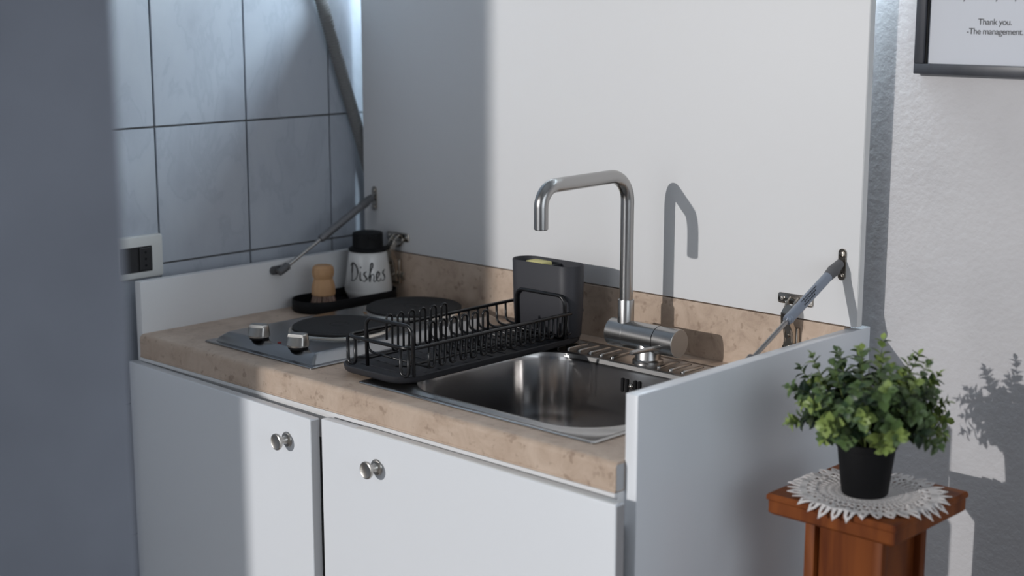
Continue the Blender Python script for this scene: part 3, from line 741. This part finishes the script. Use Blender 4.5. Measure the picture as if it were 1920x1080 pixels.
for k in range(48):
    a = 2 * PI * k / 48; h = PI / 48
    strand(a, .049, a + h, .0585, .0024); strand(a, .049, a - h, .0585, .0014)
    strand(a, .0605, a, .0715, .0040)
    strand(a, .0735, a + h, .0870, .0026); strand(a, .0735, a - h, .0870, .0026)
NP = 34
for k in range(NP):
    a = 2 * PI * k / NP; h = PI / NP; tip = DR + (.002 if k % 2 else 0)
    # pointed scallop with a small opening in its middle
    m0 = .5 * (.0950 + tip)
    for sg in (-1, 1):
        P4 = [pol(.0950, a + sg * h * .93), pol(m0, a + sg * h * .62), pol(tip - .0025, a + sg * h * .12), pol(tip, a), pol(m0 + .003, a), pol(m0 - .001, a + sg * h * .22), pol(.0985, a + sg * h * .16), pol(.0950, a + sg * h * .1)]
        prism(P4 if sg < 0 else P4[::-1], .0001)
bmesh.ops.recalc_face_normals(bm, faces=bm.faces[:])
bmesh.ops.scale(bm, vec=(Q, Q, 1), verts=bm.verts[:], space=Matrix.Translation(-dc))
# gentle rise and fall of the crochet; it hangs a little over the board's edges
for v in bm.verts:
    d = v.co - dc; rr = math.hypot(d.x, d.y); a = math.atan2(d.y, d.x)
    ov = max(0, abs(v.co.x - SX) - hs - .001, abs(v.co.y - SY) - hs - .001)
    if ov > 0:
        v.co.z -= ov * .7
    elif rr > .07: v.co.z += .0009 * (1 + math.sin(a * 17))
tag(link('doily', bm, 'lace'), 'white crocheted lace doily lying on the wooden plant stand', 'doily')
# pot plant
PB = V((SX + .003, SY - .014, SH + .0034))
pp_ = thing('potted_plant', 'bushy artificial green plant in a black pot on the lace doily', 'plant', PB)
part('pot', lathe(nb(), [(0, 0), (.031, 0), (.0325, .002), (.0405, .068), (.0425, .069), (.0435, .078), (.042, .079), (.040, .077), (.038, .066), (0, .066)], 40, PB), 'black', pp_, auto=35)
part('soil', lathe(nb(), [(.0385, .0665), (.03, .069), (0, .070)], 20, PB), 'soil', pp_)
def leaf_mesh(name, L_, W_, cup, m):
    bm = nb(); rows = [(0, .12), (.25, .82), (.5, 1.0), (.75, .80), (1, .05)]; R = []
    for t, wf in rows:
        x = t * L_; zc_ = -cup * L_ * (t * t) ; hw = W_ / 2 * wf
        R.append([bm.verts.new((x, -hw, zc_ + hw * .35)), bm.verts.new((x, 0, zc_)), bm.verts.new((x, hw, zc_ + hw * .35))])
    for A, B in zip(R, R[1:]):
        for i in range(2): bm.faces.new((A[i], B[i], B[i + 1], A[i + 1]))
    smooth(bm); me = bpy.data.meshes.new(name); bm.to_mesh(me); bm.free(); me.materials.append(M[m]); return me
LM = [leaf_mesh('leaf', 1, .78, .22, m) for m in ('leaf_dark', 'leaf_mid', 'leaf_light')]
rnd = random.Random(23); leaves = []
cen = PB + V((0, 0, .124))
dirs = []
NS = 54
for k in range(NS):
    zc_ = 1 - (k + .5) / NS * 1.52; a = k * 2.39996 + rnd.uniform(-.15, .15); rr = math.sqrt(max(0, 1 - zc_ * zc_)); dirs.append(V((rr * math.cos(a), rr * math.sin(a), zc_)))
for k, d in enumerate(dirs):
    Rh = .121 * rnd.uniform(.72, 1.10); Rv = .094 * rnd.uniform(.70, 1.10)
    if k % 9 == 0: Rh *= 1.12; Rv *= 1.1
    end = cen + V((d.x * Rh, d.y * Rh, d.z * Rv))
    st = PB + V((d.x * .02, d.y * .02, .070))
    mid = st.lerp(end, .5) + V((d.x * .004, d.y * .004, .024 if d.z < .5 else .004))
    P = crom([st, mid, end], 7)
    so2 = part('stem', sweep(nb(), P, .0011, 5, rfun=lambda i: .0014 - .00007 * i), 'stem', pp_, sm=True)
    K = 9; light = rnd.random()
    for j in range(K):
        t = .30 + .70 * (j + .5) / K; f = t * (len(P) - 1); i0 = min(int(f), len(P) - 2); p = P[i0].lerp(P[i0 + 1], f - i0); tg = (P[i0 + 1] - P[i0]).normalized()
        up = V((0, 0, 1)); s1 = tg.cross(up).normalized() if abs(tg.z) < .98 else V((1, 0, 0)); s2 = s1.cross(tg).normalized()
        ph = (j % 2) * PI / 2 + rnd.uniform(-.3, .3)
        size = (.0270 - .0150 * (j / K)) * rnd.uniform(.85, 1.15)
        for sg in (0, PI):
            o_ = s1 * math.cos(ph + sg) + s2 * math.sin(ph + sg)
            ldv = (o_ * .9 + tg * rnd.uniform(.35, .8)).normalized()
            nrm = (tg * .9 - o_ * .4 + up * .25); nrm = (nrm - ldv * nrm.dot(ldv)).normalized()
            yv = nrm.cross(ldv)
            mtx = Matrix(((ldv.x, yv.x, nrm.x, p.x), (ldv.y, yv.y, nrm.y, p.y), (ldv.z, yv.z, nrm.z, p.z), (0, 0, 0, 1))) @ Matrix.Scale(size, 4)
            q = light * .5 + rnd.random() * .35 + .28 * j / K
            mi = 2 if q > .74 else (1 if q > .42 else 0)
            rel = (p - cen); vis = size * 20 + rel.dot((CAM - cen).normalized()) * 9 + rel.length * 3
            leaves.append((vis, mtx, mi))
    # tip leaf
    tg = (P[-1] - P[-2]).normalized(); q = tg.to_track_quat('X', 'Z').to_matrix().to_4x4()
    leaves.append((.6 + (P[-1] - cen).dot((CAM - cen).normalized()) * 9, Matrix.Translation(P[-1]) @ q @ Matrix.Scale(.011, 4), 2 if light > .5 else 1))
leaves.sort(key=lambda t: -t[0])
ofs = off(pp_)
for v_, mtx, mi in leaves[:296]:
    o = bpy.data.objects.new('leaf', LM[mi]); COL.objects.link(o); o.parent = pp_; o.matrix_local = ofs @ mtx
bmr = [nb(), nb(), nb()]
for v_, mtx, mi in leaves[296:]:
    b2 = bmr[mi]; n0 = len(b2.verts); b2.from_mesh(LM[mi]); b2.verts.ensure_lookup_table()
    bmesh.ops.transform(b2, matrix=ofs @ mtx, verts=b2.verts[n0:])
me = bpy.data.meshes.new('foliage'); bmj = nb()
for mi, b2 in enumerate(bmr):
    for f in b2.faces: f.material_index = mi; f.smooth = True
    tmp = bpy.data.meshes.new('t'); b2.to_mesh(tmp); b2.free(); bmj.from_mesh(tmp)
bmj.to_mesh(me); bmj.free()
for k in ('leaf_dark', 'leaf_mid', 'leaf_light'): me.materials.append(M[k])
pp_.scale = (Q, Q, Q)
fo = bpy.data.objects.new('foliage', me); COL.objects.link(fo); fo.parent = pp_; fo['kind'] = 'stuff'
